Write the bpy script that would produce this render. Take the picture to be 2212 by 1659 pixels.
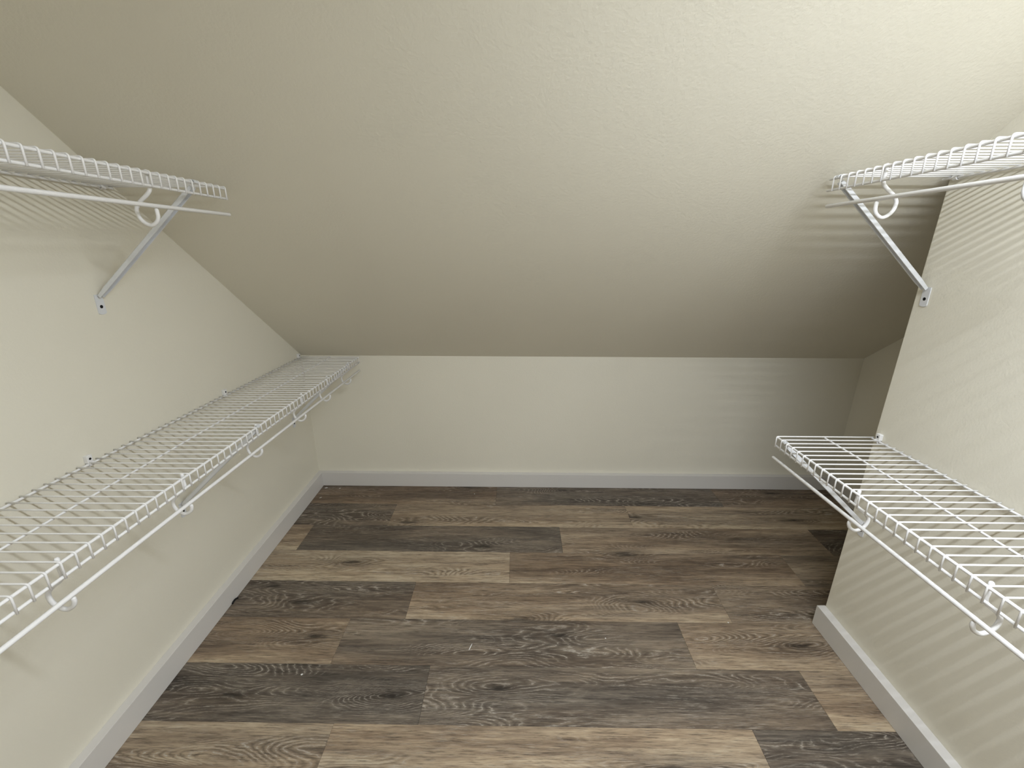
import bpy, bmesh, math, random
from mathutils import Vector, Matrix
random.seed(7)
for o in list(bpy.data.objects):
    bpy.data.objects.remove(o, do_unlink=True)
S = bpy.context.scene
C = S.collection
# ------------------------------------------------------------------ camera
F, PITCH, YAW, ROLL, CAMH = 938.4369, 0.3196, 0.0117, 0.0028, 1.3469
cam = bpy.data.cameras.new('camera'); camo = bpy.data.objects.new('camera', cam); C.objects.link(camo)
cam.sensor_fit = 'HORIZONTAL'; cam.sensor_width = 36.0; cam.lens = F / 2212 * 36.0; cam.clip_start = 0.01
fw = Vector((-math.sin(YAW) * math.cos(PITCH), math.cos(YAW) * math.cos(PITCH), -math.sin(PITCH)))
rt = Vector((math.cos(YAW), math.sin(YAW), 0)); up = rt.cross(fw)
rt2 = rt * math.cos(ROLL) + up * math.sin(ROLL); up2 = up * math.cos(ROLL) - rt * math.sin(ROLL)
camo.matrix_world = Matrix(((rt2.x, up2.x, -fw.x, 0), (rt2.y, up2.y, -fw.y, 0), (rt2.z, up2.z, -fw.z, CAMH), (0, 0, 0, 1)))
S.camera = camo
# ------------------------------------------------------------------ world, light, exposure
w = bpy.data.worlds.new('world'); S.world = w; w.use_nodes = True
w.node_tree.nodes['Background'].inputs[0].default_value = (1.0, 0.96, 0.88, 1)
w.node_tree.nodes['Background'].inputs[1].default_value = 0.0
# strip lamp on the ceiling (the lamp itself is built as a thing below)
LAMP_X0, LAMP_X1, LAMP_Y, LAMP_Z, LAMP_W = 0.20, 1.05, 0.20, 1.92, 0.058
LAMP_WATTS, LAMP_COLOR = 31.0, (0.93, 1.0, 1.10)
vs = S.view_settings
vs.view_transform = 'Standard'; vs.look = 'None'; vs.exposure = 0.0; vs.gamma = 1.0; vs.use_curve_mapping = False

# ------------------------------------------------------------------ measurements of the room
AL = -0.0091                      # the left wall runs a hair out of square
BT, BTR, BH = 0.0259, 0.030, 0.0833
YB = 2.1823; YW = YB + BT
HK, SL = 0.7683, 0.7963
XR, YC, XREC = 1.1326, 1.2678, 1.8042
ZC, YREAR = LAMP_Z + 0.03, -1.15
def xwl(y): return -1.1106 - BT + AL * (y - 2.2)
def zslope(y): return HK + SL * (YW - y)
YF = YW - (ZC - HK) / SL          # where the slope meets the flat ceiling
PLW, Y1, PLL = 0.1861, 2.0073, 1.2192

# ------------------------------------------------------------------ materials
def mat(name):
    m = bpy.data.materials.new(name); m.use_nodes = True
    return m, m.node_tree.nodes, m.node_tree.links, m.node_tree.nodes['Principled BSDF']
def node(N, t, **k):
    n = N.new(t)
    for a, v in k.items(): setattr(n, a, v)
    return n
def paint(name, col, rough, bump_scale, bump, spec=0.3, mottled=0.03):
    m, N, L, b = mat(name)
    tc = node(N, 'ShaderNodeTexCoord')
    n1 = node(N, 'ShaderNodeTexNoise'); n1.inputs['Scale'].default_value = bump_scale; n1.inputs['Detail'].default_value = 3; n1.inputs['Roughness'].default_value = 0.55
    n2 = node(N, 'ShaderNodeTexNoise'); n2.inputs['Scale'].default_value = 2.2; n2.inputs['Detail'].default_value = 2
    L.new(tc.outputs['Object'], n1.inputs['Vector']); L.new(tc.outputs['Object'], n2.inputs['Vector'])
    bp = node(N, 'ShaderNodeBump'); bp.inputs['Strength'].default_value = bump; bp.inputs['Distance'].default_value = 0.003
    L.new(n1.outputs['Fac'], bp.inputs['Height']); L.new(bp.outputs['Normal'], b.inputs['Normal'])
    mx = node(N, 'ShaderNodeMix', data_type='RGBA')
    mx.inputs['A'].default_value = (*[c * (1 - mottled) for c in col], 1); mx.inputs['B'].default_value = (*[c * (1 + mottled) for c in col], 1)
    L.new(n2.outputs['Fac'], mx.inputs['Factor']); L.new(mx.outputs['Result'], b.inputs['Base Color'])
    b.inputs['Roughness'].default_value = rough; b.inputs['Specular IOR Level'].default_value = spec
    return m
M = {}
M['wall'] = paint('cream_wall_paint', (0.80, 0.762, 0.650), 0.75, 160, 0.16)
M['ceil'] = paint('cream_ceiling_paint', (0.80, 0.762, 0.650), 0.75, 130, 0.26)
M['trim'] = paint('white_trim_paint', (0.70, 0.675, 0.645), 0.42, 60, 0.04, 0.4, 0.015)
M['wire'] = paint('white_vinyl_wire', (0.86, 0.85, 0.84), 0.35, 40, 0.02, 0.5, 0.01)
M['steel'] = paint('white_painted_steel', (0.74, 0.75, 0.77), 0.35, 90, 0.05, 0.5, 0.03)
M['plastic'] = paint('white_plastic', (0.82, 0.81, 0.80), 0.45, 40, 0.02, 0.4, 0.01)
M['dark'] = paint('black_hole', (0.008, 0.008, 0.008), 0.6, 40, 0.02, 0.2, 0.01)
M['sub'] = paint('dark_subfloor', (0.03, 0.025, 0.02), 0.9, 40, 0.05, 0.1, 0.1)
M['fleck'] = paint('dried_white_paint', (0.8, 0.79, 0.76), 0.6, 300, 0.2, 0.3, 0.05)
M['brass'] = paint('lamp_holder_white', (0.8, 0.79, 0.77), 0.4, 40, 0.01)
m, N, L, b = mat('lit_bulb_glass')
b.inputs['Base Color'].default_value = (1, 1, 1, 1); b.inputs['Emission Color'].default_value = (1.0, 1.0, 0.99, 1); b.inputs['Emission Strength'].default_value = 2.0
M['bulb'] = m

def plank_material():
    m, N, L, b = mat('limed_oak_vinyl_plank')
    tc = node(N, 'ShaderNodeTexCoord'); oi = node(N, 'ShaderNodeObjectInfo')
    sep = node(N, 'ShaderNodeSeparateColor'); L.new(oi.outputs['Color'], sep.inputs['Color'])
    tone, seed, warm = sep.outputs['Red'], sep.outputs['Green'], sep.outputs['Blue']
    def math_(op, a, c, clamp=False, d=None):
        n = node(N, 'ShaderNodeMath', operation=op, use_clamp=clamp)
        for i, v in enumerate((a, c, d)):
            if v is None: continue
            if isinstance(v, (int, float)): n.inputs[i].default_value = v
            else: L.new(v, n.inputs[i])
        return n.outputs[0]
    def ramp(v, pts):
        r = node(N, 'ShaderNodeValToRGB'); e = r.color_ramp.elements
        e[0].position, e[0].color = pts[0][0], (*pts[0][1], 1); e[1].position, e[1].color = pts[-1][0], (*pts[-1][1], 1)
        for p, c in pts[1:-1]:
            q = e.new(p); q.color = (*c, 1)
        L.new(v, r.inputs['Fac']); return r.outputs['Color']
    def g(x): return (x, x, x)
    W4 = math_('MULTIPLY', seed, 61.0)
    def noise(sx, sy, detail=2, rough=0.5, off=0.0, dist=0.0, vec=None):
        mp = node(N, 'ShaderNodeMapping'); mp.inputs['Scale'].default_value = (sx, sy, 1); mp.inputs['Location'].default_value = (off * 3.7, off * 1.9, 0)
        L.new(vec or tc.outputs['Object'], mp.inputs['Vector'])
        n = node(N, 'ShaderNodeTexNoise', noise_dimensions='4D'); n.inputs['Scale'].default_value = 1; n.inputs['Detail'].default_value = detail
        n.inputs['Roughness'].default_value = rough; n.inputs['Distortion'].default_value = dist
        L.new(mp.outputs['Vector'], n.inputs['Vector']); L.new(W4, n.inputs['W'])
        return n.outputs['Fac']
    def mix(f, A, B, blend='MIX'):
        x = node(N, 'ShaderNodeMix', data_type='RGBA', blend_type=blend)
        for s_, v in (('Factor', f), ('A', A), ('B', B)):
            if isinstance(v, (int, float)): x.inputs[s_].default_value = v
            elif isinstance(v, tuple): x.inputs[s_].default_value = (*v, 1)
            else: L.new(v, x.inputs[s_])
        return x.outputs['Result']
    # cloudy bands along the board, shifted by the tone of each board
    broad = noise(1.6, 13, 3, 0.6)
    streak = noise(3.5, 60, 4, 0.7, 2)
    t = math_('MULTIPLY_ADD', math_('SUBTRACT', broad, 0.5), 1.05, False, tone)
    mid = noise(9, 130, 3, 0.7, 11)
    t = math_('MULTIPLY_ADD', math_('SUBTRACT', mid, 0.5), 0.85, False, t)
    # paler sapwood along one long edge of the brown boards
    sxyz = node(N, 'ShaderNodeSeparateXYZ'); L.new(tc.outputs['Object'], sxyz.inputs['Vector'])
    ey = math_('MULTIPLY_ADD', math_('SUBTRACT', noise(2.2, 6, 2, 0.5, 12), 0.5), 0.11, False, sxyz.outputs['Y'])
    sap = ramp(math_('MULTIPLY_ADD', ey, 5.0, False, 0.5), [(0.06, g(1)), (0.36, g(0))])
    t = math_('MULTIPLY_ADD', math_('MULTIPLY', sap, math_('SUBTRACT', warm, 0.25, True)), 0.42, False, t)
    t = math_('MULTIPLY_ADD', math_('SUBTRACT', streak, 0.5), 0.90, True, t)
    brown = ramp(t, [(0.0, (0.070, 0.048, 0.032)), (0.3, (0.160, 0.110, 0.072)), (0.55, (0.275, 0.198, 0.130)), (0.8, (0.43, 0.325, 0.215)), (1.0, (0.56, 0.45, 0.31))])
    grey = ramp(t, [(0.0, (0.050, 0.042, 0.034)), (0.3, (0.125, 0.103, 0.082)), (0.55, (0.225, 0.186, 0.142)), (0.8, (0.36, 0.295, 0.215)), (1.0, (0.49, 0.415, 0.315))])
    wmix = math_('MULTIPLY_ADD', math_('SUBTRACT', noise(1.1, 9, 2, 0.5, 9), 0.5), 1.6, True, warm)
    c = mix(wmix, grey, brown)
    # fine dark pores and pale brushed streaks
    fine = noise(16, 300, 4, 0.75, 1)
    dark = ramp(fine, [(0.34, g(1)), (0.50, g(0))])
    c = mix(math_('MULTIPLY', dark, 0.70), c, (0.030, 0.024, 0.019))
    fine2 = noise(20, 360, 3, 0.7, 3)
    gate = ramp(noise(2.6, 20, 3, 0.55, 4), [(0.40, g(0.08)), (0.62, g(1))])
    pale = ramp(fine2, [(0.53, g(0)), (0.66, g(1))])
    c = mix(math_('MULTIPLY', math_('MULTIPLY', pale, gate), 0.58), c, (0.46, 0.41, 0.34))
    # cathedral figure: contour lines of a stretched field, limed white, only in some places
    wob = noise(26, 110, 3, 0.65, 5)
    # knots: a couple to each board, with rings drawn round them
    vadd = node(N, 'ShaderNodeVectorMath', operation='MULTIPLY_ADD'); vadd.inputs[1].default_value = (1.25, 5.2, 0)
    cmb = node(N, 'ShaderNodeCombineXYZ'); L.new(math_('MULTIPLY', seed, 37.0), cmb.inputs['X']); L.new(math_('MULTIPLY', seed, 91.0), cmb.inputs['Y'])
    L.new(tc.outputs['Object'], vadd.inputs[0]); L.new(cmb.outputs['Vector'], vadd.inputs[2])
    vo = node(N, 'ShaderNodeTexVoronoi', voronoi_dimensions='2D'); vo.inputs['Scale'].default_value = 1.0; L.new(vadd.outputs['Vector'], vo.inputs['Vector'])
    kd = math_('MULTIPLY_ADD', math_('SUBTRACT', wob, 0.5), 0.16, False, vo.outputs['Distance'])
    near = ramp(kd, [(0.0, g(1)), (0.42, g(0))])
    field = math_('MULTIPLY_ADD', wob, 0.045, False, noise(2.3, 11.0, 1.0, 0.3, 6))
    field = math_('MULTIPLY_ADD', near, 0.20, False, field)
    rings = math_('FRACT', math_('MULTIPLY', field, 34.0), None)
    d = math_('ABSOLUTE', math_('SUBTRACT', rings, 0.5), None)
    line = ramp(d, [(0.0, g(1)), (0.16, g(0))])
    dline = ramp(d, [(0.22, g(0)), (0.46, g(1))])
    spot = ramp(noise(1.5, 15, 2, 0.5, 7), [(0.52, g(0)), (0.63, g(1))])
    spot = math_('MAXIMUM', spot, ramp(kd, [(0.16, g(0.8)), (0.36, g(0))]))
    crumb = ramp(noise(34, 170, 3, 0.7, 8), [(0.40, g(0)), (0.56, g(1))])
    c = mix(math_('MULTIPLY', math_('MULTIPLY', dline, spot), 0.50), c, (0.040, 0.029, 0.021))
    lf = math_('MULTIPLY', math_('MULTIPLY', line, spot), crumb)
    c = mix(math_('MULTIPLY', lf, 0.85), c, (0.48, 0.43, 0.36))
    c = mix(math_('MULTIPLY', ramp(kd, [(0.03, g(1)), (0.20, g(0))]), 0.34), c, (0.036, 0.026, 0.019))
    c = mix(math_('MULTIPLY', ramp(kd, [(0.01, g(1)), (0.07, g(0))]), 0.75), c, (0.014, 0.011, 0.009))
    L.new(c, b.inputs['Base Color'])
    rr = ramp(fine, [(0.3, g(0.62)), (0.7, g(0.46))]); L.new(rr, b.inputs['Roughness'])
    b.inputs['Specular IOR Level'].default_value = 0.32
    bp = node(N, 'ShaderNodeBump'); bp.inputs['Strength'].default_value = 0.3; bp.inputs['Distance'].default_value = 0.0007
    L.new(math_('SUBTRACT', fine, math_('MULTIPLY', lf, 0.3)), bp.inputs['Height']); L.new(bp.outputs['Normal'], b.inputs['Normal'])
    return m
M['plank'] = plank_material()

# ------------------------------------------------------------------ helpers
def link(name, me, parent=None, mtx=None, m=None):
    o = bpy.data.objects.new(name, me); C.objects.link(o)
    if m is not None and me is not None and not me.materials: me.materials.append(M[m])
    if parent is not None: o.parent = parent
    if mtx is not None:
        if parent is not None: o.matrix_local = mtx
        else: o.matrix_world = mtx
    return o
def tag(o, label=None, cat=None, group=None, kind=None):
    if label: o['label'] = label
    if cat: o['category'] = cat
    if group: o['group'] = group
    if kind: o['kind'] = kind
    return o
def thing(name, mtx): return link(name, None, None, mtx)
def finish(bm, name, smooth=False):
    bmesh.ops.recalc_face_normals(bm, faces=bm.faces)
    me = bpy.data.meshes.new(name); bm.to_mesh(me); bm.free()
    if smooth:
        for p in me.polygons: p.use_smooth = True
    return me
def box(bm, x0, x1, y0, y1, z0, z1, bev=0.0, seg=2):
    vs_ = [bm.verts.new((x, y, z)) for x in (x0, x1) for y in (y0, y1) for z in (z0, z1)]
    fs = [bm.faces.new([vs_[i] for i in f]) for f in ((0, 1, 3, 2), (4, 6, 7, 5), (0, 4, 5, 1), (2, 3, 7, 6), (0, 2, 6, 4), (1, 5, 7, 3))]
    if bev > 0:
        bmesh.ops.bevel(bm, geom=list({e for f in fs for e in f.edges}), offset=bev, segments=seg, affect='EDGES', profile=0.5)
def box_mesh(name, *a, **k):
    bm = bmesh.new(); box(bm, *a, **k); return finish(bm, name)
def prism(bm, pts, axis, lo, hi):
    """extrude polygon pts (two coords) between per-vertex values lo/hi (numbers or functions) along axis"""
    def mk(p, v):
        q = v(p) if callable(v) else v
        return {0: (q, p[0], p[1]), 1: (p[0], q, p[1]), 2: (p[0], p[1], q)}[axis]
    a = [bm.verts.new(mk(p, lo)) for p in pts]; c = [bm.verts.new(mk(p, hi)) for p in pts]
    bm.faces.new(a); bm.faces.new(list(reversed(c)))
    for i in range(len(pts)):
        j = (i + 1) % len(pts); bm.faces.new([a[i], c[i], c[j], a[j]])
def tube(bm, pts, r, n=10, cap=True, dome=False):
    pts = [Vector(p) for p in pts]
    if dome:   # rounded ends
        d0 = (pts[0] - pts[1]).normalized(); d1 = (pts[-1] - pts[-2]).normalized()
        pts = [pts[0] + d0 * r * .7, pts[0] + d0 * r * .4] + pts + [pts[-1] + d1 * r * .4, pts[-1] + d1 * r * .7]
        rad = [r * .45, r * .82] + [r] * (len(pts) - 4) + [r * .82, r * .45]
    else: rad = [r] * len(pts)
    rings = []; prev = None
    for i, p in enumerate(pts):
        t = (pts[min(i + 1, len(pts) - 1)] - pts[max(i - 1, 0)]).normalized()
        if prev is None:
            ref = Vector((0, 0, 1)) if abs(t.z) < .9 else Vector((1, 0, 0))
            u = t.cross(ref).normalized()
        else: u = (prev - t * prev.dot(t)).normalized()
        prev = u; v = t.cross(u)
        rings.append([bm.verts.new(p + (u * math.cos(2 * math.pi * k / n) + v * math.sin(2 * math.pi * k / n)) * rad[i]) for k in range(n)])
    for a, c in zip(rings, rings[1:]):
        for k in range(n): bm.faces.new([a[k], a[(k + 1) % n], c[(k + 1) % n], c[k]])
    if cap: bm.faces.new(list(reversed(rings[0]))); bm.faces.new(rings[-1])
def tube_mesh(name, pts, r, n=10, dome=False):
    bm = bmesh.new(); tube(bm, pts, r, n, True, dome)
    me = finish(bm, name, True); return me
def catmull(P, sub=6):
    P = [Vector(p) for p in P]; Q = [P[0] * 2 - P[1]] + P + [P[-1] * 2 - P[-2]]; out = []
    for i in range(1, len(Q) - 2):
        for k in range(sub):
            t = k / sub; a, b_, c, d = Q[i - 1], Q[i], Q[i + 1], Q[i + 2]
            out.append(0.5 * ((2 * b_) + (c - a) * t + (2 * a - 5 * b_ + 4 * c - d) * t * t + (3 * b_ - a - 3 * c + d) * t ** 3))
    return out + [P[-1]]
def cyl(bm, c, r, h, axis='z', n=20):
    d = {'x': Vector((1, 0, 0)), 'y': Vector((0, 1, 0)), 'z': Vector((0, 0, 1))}[axis] * (h / 2)
    tube(bm, [Vector(c) - d, Vector(c) + d], r, n)

# ------------------------------------------------------------------ the room shell
XMIN, XMAX = -1.30, XREC + 0.12
floor = link('floor', box_mesh('floor', XMIN, XMAX, YREAR - .1, YW + .12, -.06, -.006), m='sub')
tag(floor, kind='structure')
T = 0.10
bm = bmesh.new()
prof = [(YREAR, 0.0), (YW, 0.0), (YW, HK), (YF, ZC), (YREAR, ZC)]
prism(bm, prof, 0, lambda p: xwl(p[0]) - T, lambda p: xwl(p[0]))
tag(link('wall_left', finish(bm, 'wall_left'), m='wall'), kind='structure')
bm = bmesh.new(); box(bm, XMIN + .03, XREC + T, YW, YW + T, 0, HK)
tag(link('wall_back', finish(bm, 'wall_back'), m='wall'), kind='structure')
bm = bmesh.new()
prism(bm, [(YREAR, 0.0), (YC, 0.0), (YC, zslope(YC)), (YF, ZC), (YREAR, ZC)], 0, XR, XREC)
es = [e for e in bm.edges if all(abs(v.co.x - XR) < 1e-5 and abs(v.co.y - YC) < 1e-5 for v in e.verts)]
bmesh.ops.bevel(bm, geom=es, offset=.004, segments=3, affect='EDGES', profile=.5)
tag(link('wall_right', finish(bm, 'wall_right'), m='wall'), kind='structure')
bm = bmesh.new()
prism(bm, [(YC - .2, 0.0), (YW, 0.0), (YW, HK), (YC - .2, zslope(YC - .2))], 0, XREC, XREC + T)
tag(link('wall_recess', finish(bm, 'wall_recess'), m='wall'), kind='structure')
tag(link('wall_rear', box_mesh('wall_rear', XMIN + .02, XR, YREAR - T, YREAR, 0, ZC), m='wall'), kind='structure')
bm = bmesh.new()
prism(bm, [(YW + .1, zslope(YW + .1)), (YF, ZC), (YREAR - T, ZC), (YREAR - T, ZC + .1), (YF + .03, ZC + .1), (YW + .1, zslope(YW + .1) + .13)], 0, XMIN, XMAX)
tag(link('ceiling', finish(bm, 'ceiling'), m='ceil'), kind='structure')

# skirting boards
def skirting(name, pts):
    bm = bmesh.new(); prism(bm, pts, 2, 0.0012, BH)
    es = [e for e in bm.edges if all(v.co.z > BH - 1e-4 for v in e.verts)]
    bmesh.ops.bevel(bm, geom=es, offset=.0012, segments=2, affect='EDGES', profile=.5)
    return tag(link(name, finish(bm, name), m='trim'), kind='structure')
skirting('baseboard_left', [(xwl(YREAR), YREAR), (xwl(YREAR) + BT, YREAR), (xwl(YB) + BT, YB), (xwl(YW), YW)])
skirting('baseboard_back', [(xwl(YW), YW), (xwl(YB) + BT, YB), (XREC - BT, YB), (XREC, YW)])
skirting('baseboard_right', [(XR, YREAR), (XR, YC), (XR - BTR, YC), (XR - BTR, YREAR)])
skirting('baseboard_recess', [(XREC, YC), (XREC, YW), (XREC - BT, YB), (XREC - BT, YC)])

# ------------------------------------------------------------------ floor planks, each one a part of the floor
rows = {  # row from the knee wall: (x of its first joint, (tone, warmth) of its boards from left to right)
    1: (-0.1098, [(.30, .8), (.29, .12), (.30, .8)]), 2: (-0.6381, [(.27, .45), (.46, .8), (.56, .7)]), 3: (-1.0046, [(.50, .9), (.29, .12), (.44, .8), (.16, .4)]),
    4: (-0.0258, [(.68, .7), (.38, .85), (.46, .4)]), 5: (-0.4126, [(.28, .22), (.42, .8), (.44, .5)]), 6: (-0.6176, [(.44, .8), (.33, .38), (.46, .8)]),
    7: (0.9368, [(.27, .12), (.30, .18), (.56, .85)]), 8: (0.6893, [(.58, .7), (.60, .8), (.22, .1)])}
jr = random.Random(3)
def plank(x0, x1, yc, hw, tone, origin):
    """board between x0 and x1 in the row centred on yc"""
    bm = bmesh.new(); gp = .00022
    box(bm, x0 - origin + gp, x1 - origin - gp, -hw + gp, hw - gp, -.006, 0, .0005, 1)
    o = link('plank', finish(bm, 'plank'), floor, Matrix.Translation((origin, yc, 0)), 'plank')
    o.color = (tone[0] + (.09 if tone[0] > .4 else .02), jr.random(), tone[1], 1)
for r in range(0, 19):
    ya, yb_ = Y1 - (r - 1) * PLW, Y1 - (r - 2) * PLW     # front and back line of the row
    if r == 0:
        ya, yb_ = Y1 + PLW, YW + .02
    if yb_ < YREAR: break
    if r in rows: j0, tones = rows[r]
    else: j0, tones = jr.uniform(-.9, .9), [(jr.choice((.18, .42, .6)), jr.random()) for _ in range(4)]
    if r == 0: j0, tones = -.7, [(.3, .8), (.2, .1), (.3, .8)]
    xa, xb = -1.16, (XREC + .02 if r <= 5 else XR + .02)
    edges = [j0 + k * PLL for k in range(-3, 5)]
    ti = 0
    for e0, e1 in zip(edges, edges[1:]):
        a, c = max(e0, xa), min(e1, xb)
        if c - a < .004: continue
        plank(a, c, (ya + yb_) / 2, (yb_ - ya) / 2, tones[min(ti, len(tones) - 1)], e0); ti += 1

# ------------------------------------------------------------------ wire shelves
def frame(side, yend, zend, tilt):
    """local axes: X out from the wall, Y along it, Z up; origin on the wall at the far end of the shelf"""
    if side == 'L':
        Y = Vector((AL, 1, -tilt)).normalized(); O = Vector((xwl(yend), yend, zend))
    else:
        Y = Vector((0, -1, tilt)).normalized(); O = Vector((XR, yend, zend))
    X = Y.cross(Vector((0, 0, 1))).normalized(); Z = X.cross(Y)
    return Matrix(((X.x, Y.x, Z.x, O.x), (X.y, Y.y, Z.y, O.y), (X.z, Y.z, Z.z, O.z), (0, 0, 0, 1)))
RW, RR, RM, RROD, RHOOK = .0019, .0032, .0026, .0047, .0042
HOOKP = [(-.0085, .0055), (-.0085, -.012), (-.0085, -.030), (-.017, -.042), (-.040, -.060), (-.049, -.076), (-.043, -.096), (-.025, -.107), (-.010, -.100), (-.004, -.089), (-.004, -.079)]
def hook_mesh(tip):
    # x measured from the front rail; the tip reaches up to the hanging rod
    return tube_mesh('rod_hook', catmull([(p[0], 0, p[1]) for p in HOOKP[:-1]] + [(HOOKP[-1][0], 0, tip)], 5), RHOOK, 10, True)
def clip_meshes():
    bm = bmesh.new(); box(bm, 0, .011, -.0075, .0075, .003, .024, .0015); body = finish(bm, 'clip_body')
    bm = bmesh.new(); tube(bm, [(.004, y, .004) for y in (-.006, .006)], .0001, 4); bm.clear()
    arc = [(.008 + .0065 * math.cos(a), .0065 * math.sin(a)) for a in [math.radians(d) for d in range(-200, 61, 20)]]
    for y0, y1 in ((-.0062, .0062),):
        inner = [(.008 + .0042 * math.cos(a), .0042 * math.sin(a)) for a in [math.radians(d) for d in range(60, -201, -20)]]
        ring = arc + inner
        n = len(arc)
        A = [bm.verts.new((p[0], y0, p[1])) for p in ring]; B = [bm.verts.new((p[0], y1, p[1])) for p in ring]
        k = len(ring)
        for i in range(n - 1):
            bm.faces.new([A[i], A[i + 1], A[k - 2 - i], A[k - 1 - i]]); bm.faces.new([B[k - 1 - i], B[k - 2 - i], B[i + 1], B[i]])
        for i in range(k): bm.faces.new([A[i], B[i], B[(i + 1) % k], A[(i + 1) % k]])
    jaw = finish(bm, 'clip_jaw')
    bm = bmesh.new(); cyl(bm, (.0108, 0, .0145), .0032, .0012, 'x', 14); hole = finish(bm, 'screw_hole')
    return body, jaw, hole
CLIP = clip_meshes()

def wire_shelf(side, yend, zend, tilt, depth, lip, first, pitch, label, where, hooks, clips, braces, rod_end, rod_label, rdz=-.070):
    Mx = frame(side, yend, zend, tilt)
    sg = -1 if side == 'L' else 1                    # local Y of things nearer the camera
    L_ = yend + 0.22
    root = tag(thing('wire_shelf', Mx), label, 'shelf', 'white wire shelves on the closet walls')
    fr = depth
    def rail(nm, x, z, r, over=0.0): link(nm, tube_mesh(nm, [(x, -sg * over, z), (x, sg * L_, z)], r, 10, True), root, None, 'wire')
    rail('back_rail', .008, 0, RR); rail('middle_rail', .008 + (depth - .008) * .5, 0, RM); rail('front_rail', fr, 0, RR); rail('lip_rail', fr, -lip, RR, .002)
    o = RR + RW - .0006; br = .0045
    pts = [(.0035, 0, o)] + [(x, 0, o) for x in (depth * .3, depth * .7)] + [(fr + o - br + br * math.sin(a), 0, o - br + br * math.cos(a)) for a in [math.radians(d) for d in range(0, 91, 18)]] + [(fr + o, 0, -lip - .003)]
    bm = bmesh.new(); tube(bm, pts, RW, 8); wm = finish(bm, 'cross_wire', True); wm.materials.append(M['wire'])
    t = yend - first
    while t < L_ - .004:
        link('cross_wire', wm, root, Matrix.Translation((0, sg * t, 0))); t += pitch
    def at(y): return sg * (yend - y)
    def beside(y, gap):      # keep clear of the cross wires
        k = round((first - y) / pitch); wy = first - k * pitch
        return y if abs(y - wy) >= gap else wy + (gap if y >= wy else -gap)
    def between(y): return first - (math.floor((first - y) / pitch) + .5) * pitch
    HOOK = hook_mesh(rdz - RROD - .0034)
    for y, lb in hooks:
        h = link('rod_hook', HOOK, None, Mx @ Matrix.Translation((fr, at(beside(y, RHOOK + RW + .0006)), 0)), 'plastic')
        tag(h, lb, 'hook', 'white rod hooks')
    for y, lb in clips:
        c = tag(thing('wall_clip', Mx @ Matrix.Translation((0, at(y), 0))), lb, 'clip', 'white shelf wall clips')
        for nm, me, mm in zip(('clip_body', 'jaw', 'screw_hole'), CLIP, ('plastic', 'plastic', 'dark')):
            q = link(nm, me, c, None, mm)
            if nm == 'screw_hole': q['label'] = 'small black screw hole'
    for y, lb in braces:
        c = tag(thing('shelf_brace', Mx @ Matrix.Translation((0, at(between(y)), -.318))), lb, 'bracket', 'diagonal shelf braces')
        hw, d = .0085, .0065
        # arm: rounded steel channel from the wall foot up to the front rail
        A = Vector((.0085, 0, .038)); B = Vector((fr - .006, 0, .318 - .010)); u = (B - A).normalized(); n = Vector((-u.z, 0, u.x))
        bm = bmesh.new(); sec = []
        for (p, s_) in ((A, .80), (A + u * .03, 1.0), (B - u * .02, 1.0), (B, .82)):
            ring = []
            for (yy, nn) in ((-hw, -d), (-hw, d * .55), (-hw * .6, d), (hw * .6, d), (hw, d * .55), (hw, -d), (hw * .62, -d), (hw * .62, d * .3), (-hw * .62, d * .3), (-hw * .62, -d)):
                ring.append(bm.verts.new(p + Vector((0, yy * s_, 0)) + n * nn * s_))
            sec.append(ring)
        k = len(sec[0])
        for a_, c_ in zip(sec, sec[1:]):
            for i in range(k): bm.faces.new([a_[i], a_[(i + 1) % k], c_[(i + 1) % k], c_[i]])
        bm.faces.new(sec[0]); bm.faces.new(list(reversed(sec[-1])))
        arm = link('arm', finish(bm, 'brace_arm'), c, None, 'steel')
        # foot plate with a rounded lower edge
        bm = bmesh.new(); pw = .0115
        prof_ = [(-pw, .042), (-pw, -.006)] + [(pw * math.sin(a_), -.006 - .005 * math.cos(a_)) for a_ in [math.radians(q_) for q_ in range(-75, 76, 25)]] + [(pw, -.006), (pw, .042)]
        prism(bm, prof_, 0, .0003, .0026)
        link('foot_plate', finish(bm, 'foot_plate'), c, None, 'steel')
        bm = bmesh.new(); cyl(bm, (.0026, 0, .010), .0045, .001, 'x', 16)
        link('screw_hole', finish(bm, 'brace_screw_hole'), c, None, 'dark')['label'] = 'small black screw hole'
        # hook that wraps over the front rail
        bm = bmesh.new()
        ring = [(fr + .0068 * math.cos(a_), .318 + .0068 * math.sin(a_)) for a_ in [math.radians(q_) for q_ in range(215, -21, -25)]]
        inn = [(fr + .0048 * math.cos(a_), .318 + .0048 * math.sin(a_)) for a_ in [math.radians(q_) for q_ in range(215, -21, -25)]]
        A_ = [[bm.verts.new((p[0], yy, p[1])) for p in ring] for yy in (-.006, .006)]; B_ = [[bm.verts.new((p[0], yy, p[1])) for p in inn] for yy in (-.006, .006)]
        for i in range(len(ring) - 1):
            bm.faces.new([A_[0][i], A_[1][i], A_[1][i + 1], A_[0][i + 1]]); bm.faces.new([B_[0][i + 1], B_[1][i + 1], B_[1][i], B_[0][i]])
            bm.faces.new([A_[0][i + 1], B_[0][i + 1], B_[0][i], A_[0][i]]); bm.faces.new([A_[1][i], B_[1][i], B_[1][i + 1], A_[1][i + 1]])
        for i in (0, len(ring) - 1): bm.faces.new([A_[0][i], B_[0][i], B_[1][i], A_[1][i]])
        link('rail_hook', finish(bm, 'rail_hook'), c, None, 'steel')
    bm = bmesh.new(); tube(bm, [(fr - .004, at(rod_end), rdz), (fr - .004, sg * L_, rdz)], RROD, 14, True, True)
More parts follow.
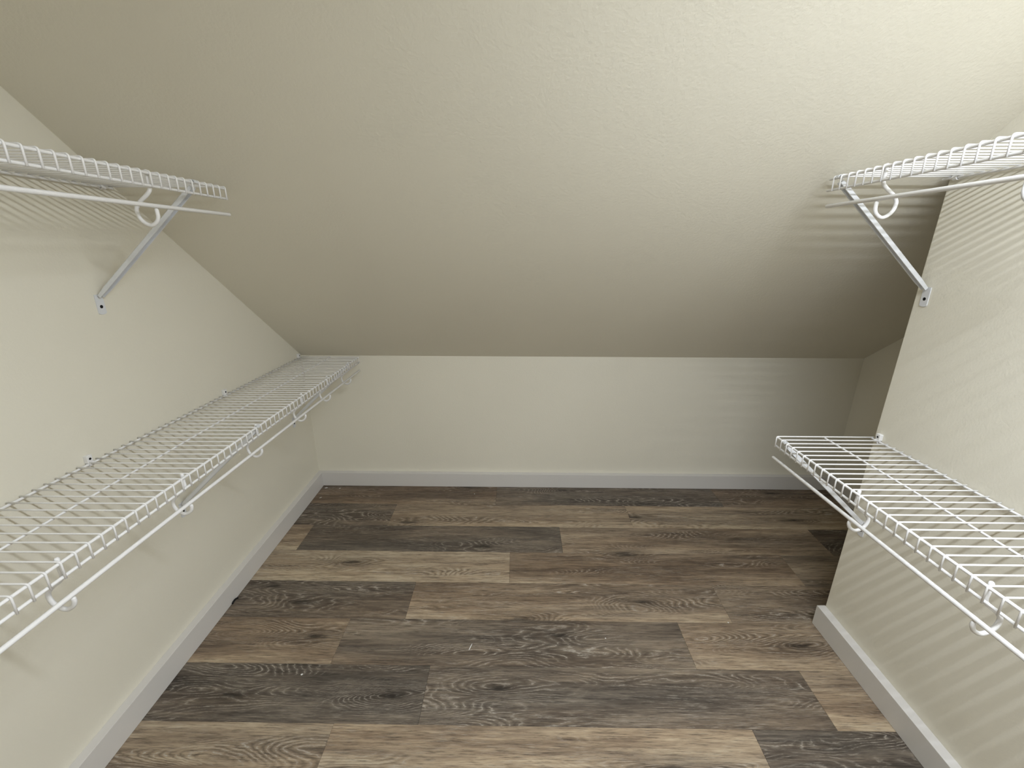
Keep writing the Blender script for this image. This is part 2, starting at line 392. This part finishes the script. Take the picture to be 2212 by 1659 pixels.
    tag(link('hanging_rod', finish(bm, 'hanging_rod', True), None, Mx, 'wire'), rod_label, 'rod', 'white hanging rods')

ORD = ['nearest the camera', 'second from the camera', 'third from the camera', 'fourth from the camera', 'second from the knee wall', 'nearest the knee wall']
wire_shelf('L', 2.200, .7619, .0209, .305, .0277, 2.1787, .02683,
    'long white wire shelf low on the left wall, reaching the knee wall', 'lower left',
    [(y, 'white rod hook under the long lower left shelf, ' + s) for y, s in zip((.6265, .9415, 1.2662, 1.57, 1.8094, 2.0712), ORD)],
    [(1.0025, 'white wall clip behind the long lower left shelf, nearest the camera'), (1.5627, 'white wall clip midway along the long lower left shelf'), (2.165, 'white wall clip of the lower left shelf in the knee wall corner')],
    [(1.2600, 'diagonal white steel brace under the lower left shelf, nearer the camera'), (2.035, 'diagonal white steel brace under the lower left shelf, nearer the knee wall')],
    2.200, 'white hanging rod under the long lower left shelf', -.0735)
wire_shelf('L', 1.2944, 1.4793, .0167, .319, .0255, 1.2885, .02587,
    'white wire shelf high on the left wall, seen from below', 'upper left',
    [(1.0342, 'white rod hook under the upper left shelf, beside the brace'), (.712, 'white rod hook under the upper left shelf at the picture edge')],
    [(1.262, 'white wall clip under the back of the upper left shelf')],
    [(1.170, 'diagonal white steel brace holding up the upper left shelf')],
    1.300, 'white hanging rod under the upper left shelf, ending in mid air', -.0660)
wire_shelf('R', 1.2760, 1.5020, .0250, .304, .0275, 1.2548, .02669,
    'white wire shelf high on the right wall, brightly lit by the lamp', 'upper right',
    [(1.1020, 'white rod hook under the upper right shelf, beside the brace'), (.79, 'white rod hook under the upper right shelf at the picture edge')],
    [(1.240, 'white wall clip under the back of the upper right shelf')],
    [(1.240, 'diagonal white steel brace holding up the upper right shelf')],
    1.2745, 'white hanging rod under the upper right shelf', -.0660)
wire_shelf('R', 1.2650, .7548, .0263, .304, .0285, 1.2634, .02686,
    'white wire shelf low on the right wall, above the short baseboard end', 'lower right',
    [(.9342, 'white rod hook under the lower right shelf, in front of the brace'), (.6207, 'white rod hook under the lower right shelf, nearest the camera')],
    [(1.243, 'white wall clip at the back corner of the lower right shelf')],
    [(1.226, 'diagonal white steel brace holding up the lower right shelf')],
    1.275, 'white hanging rod under the lower right shelf', -.0735)

# ------------------------------------------------------------------ ceiling lamp just above the picture
lampo = tag(thing('ceiling_lamp', Matrix.Translation(((LAMP_X0 + LAMP_X1) / 2, LAMP_Y, ZC))), 'slim white ceiling strip lamp above the right shelf', 'lamp')
hl_ = (LAMP_X1 - LAMP_X0) / 2
bm = bmesh.new(); box(bm, -hl_ - .02, hl_ + .02, -.035, .035, -.022, 0, .004)
link('lamp_body', finish(bm, 'lamp_body'), lampo, None, 'plastic')
bm = bmesh.new(); box(bm, -hl_, hl_, -LAMP_W / 2, LAMP_W / 2, -.026, -.020, .001)
link('lamp_lens', finish(bm, 'lamp_lens'), lampo, None, 'bulb')
la = bpy.data.lights.new('lamp_light', 'AREA'); la.shape = 'RECTANGLE'; la.size = hl_ * 2; la.size_y = LAMP_W
la.energy = LAMP_WATTS; la.color = LAMP_COLOR
lo = bpy.data.objects.new('lamp_light', la); C.objects.link(lo); lo.parent = lampo; lo.location = (0, 0, LAMP_Z - ZC)

# ------------------------------------------------------------------ bits left on the floor
def fleck(x, y, a, bz, rot, label, m_='fleck', z=.0012):
    bm = bmesh.new(); k = 7
    top = [bm.verts.new((a * math.cos(2 * math.pi * i / k) * jr.uniform(.7, 1.1), bz * math.sin(2 * math.pi * i / k) * jr.uniform(.7, 1.1), z)) for i in range(k)]
    bot = [bm.verts.new((v.co.x * 1.15, v.co.y * 1.15, 0)) for v in top]
    bm.faces.new(top); bm.faces.new(list(reversed(bot)))
    for i in range(k): bm.faces.new([bot[i], bot[(i + 1) % k], top[(i + 1) % k], top[i]])
    o = link('paint_fleck', finish(bm, 'paint_fleck'), None, Matrix.Translation((x, y, 0.0002)) @ Matrix.Rotation(rot, 4, 'Z'), m_)
    return tag(o, label, 'paint fleck', 'dried paint flecks on the floor')
for x, y, a, b_, rot, lb in (
    (-.6953, 1.0393, .0034, .0028, .3, 'round white paint fleck on the dark plank in the left foreground'),
    (-1.085, 2.158, .010, .0035, .2, 'white paint crumb on the floor in the far left corner'),
    (-1.0062, 2.154, .0055, .0022, .7, 'small white paint crumb at the far left end of the back baseboard'),
    (-1.075, 2.0586, .006, .0018, .6, 'thin white paint crumb beside the far end of the left baseboard'),
    (-.2325, 2.1097, .003, .002, .9, 'tiny white paint crumb on the far brown plank before the back baseboard'),
    (.3221, 1.1899, .0025, .0018, .2, 'tiny white paint crumb near the middle of the floor'),
    (.7911, 1.2640, .003, .0018, -.8, 'tiny white paint crumb at a plank joint before the right baseboard end'),
    (-.1557, 1.1480, .0135, .0016, 1.25, 'thin white scrape of paint across a grey plank mid floor')):
    fleck(x, y, a, b_, rot, lb, z=.0008)
# curled scrap of black rubber against the left skirting board
bm = bmesh.new(); tube(bm, catmull([(0, -.014, .003), (.001, -.008, .007), (.0035, 0, .010), (.005, .007, .0085), (.0055, .011, .006)], 4), .0032, 8, True, True)
sc = link('rubber_scrap', finish(bm, 'rubber_scrap', True), None, Matrix.Translation((xwl(1.335) + BT + .0035, 1.335, .0004)), 'dark')
tag(sc, 'small curled black rubber scrap against the left baseboard', 'scrap')
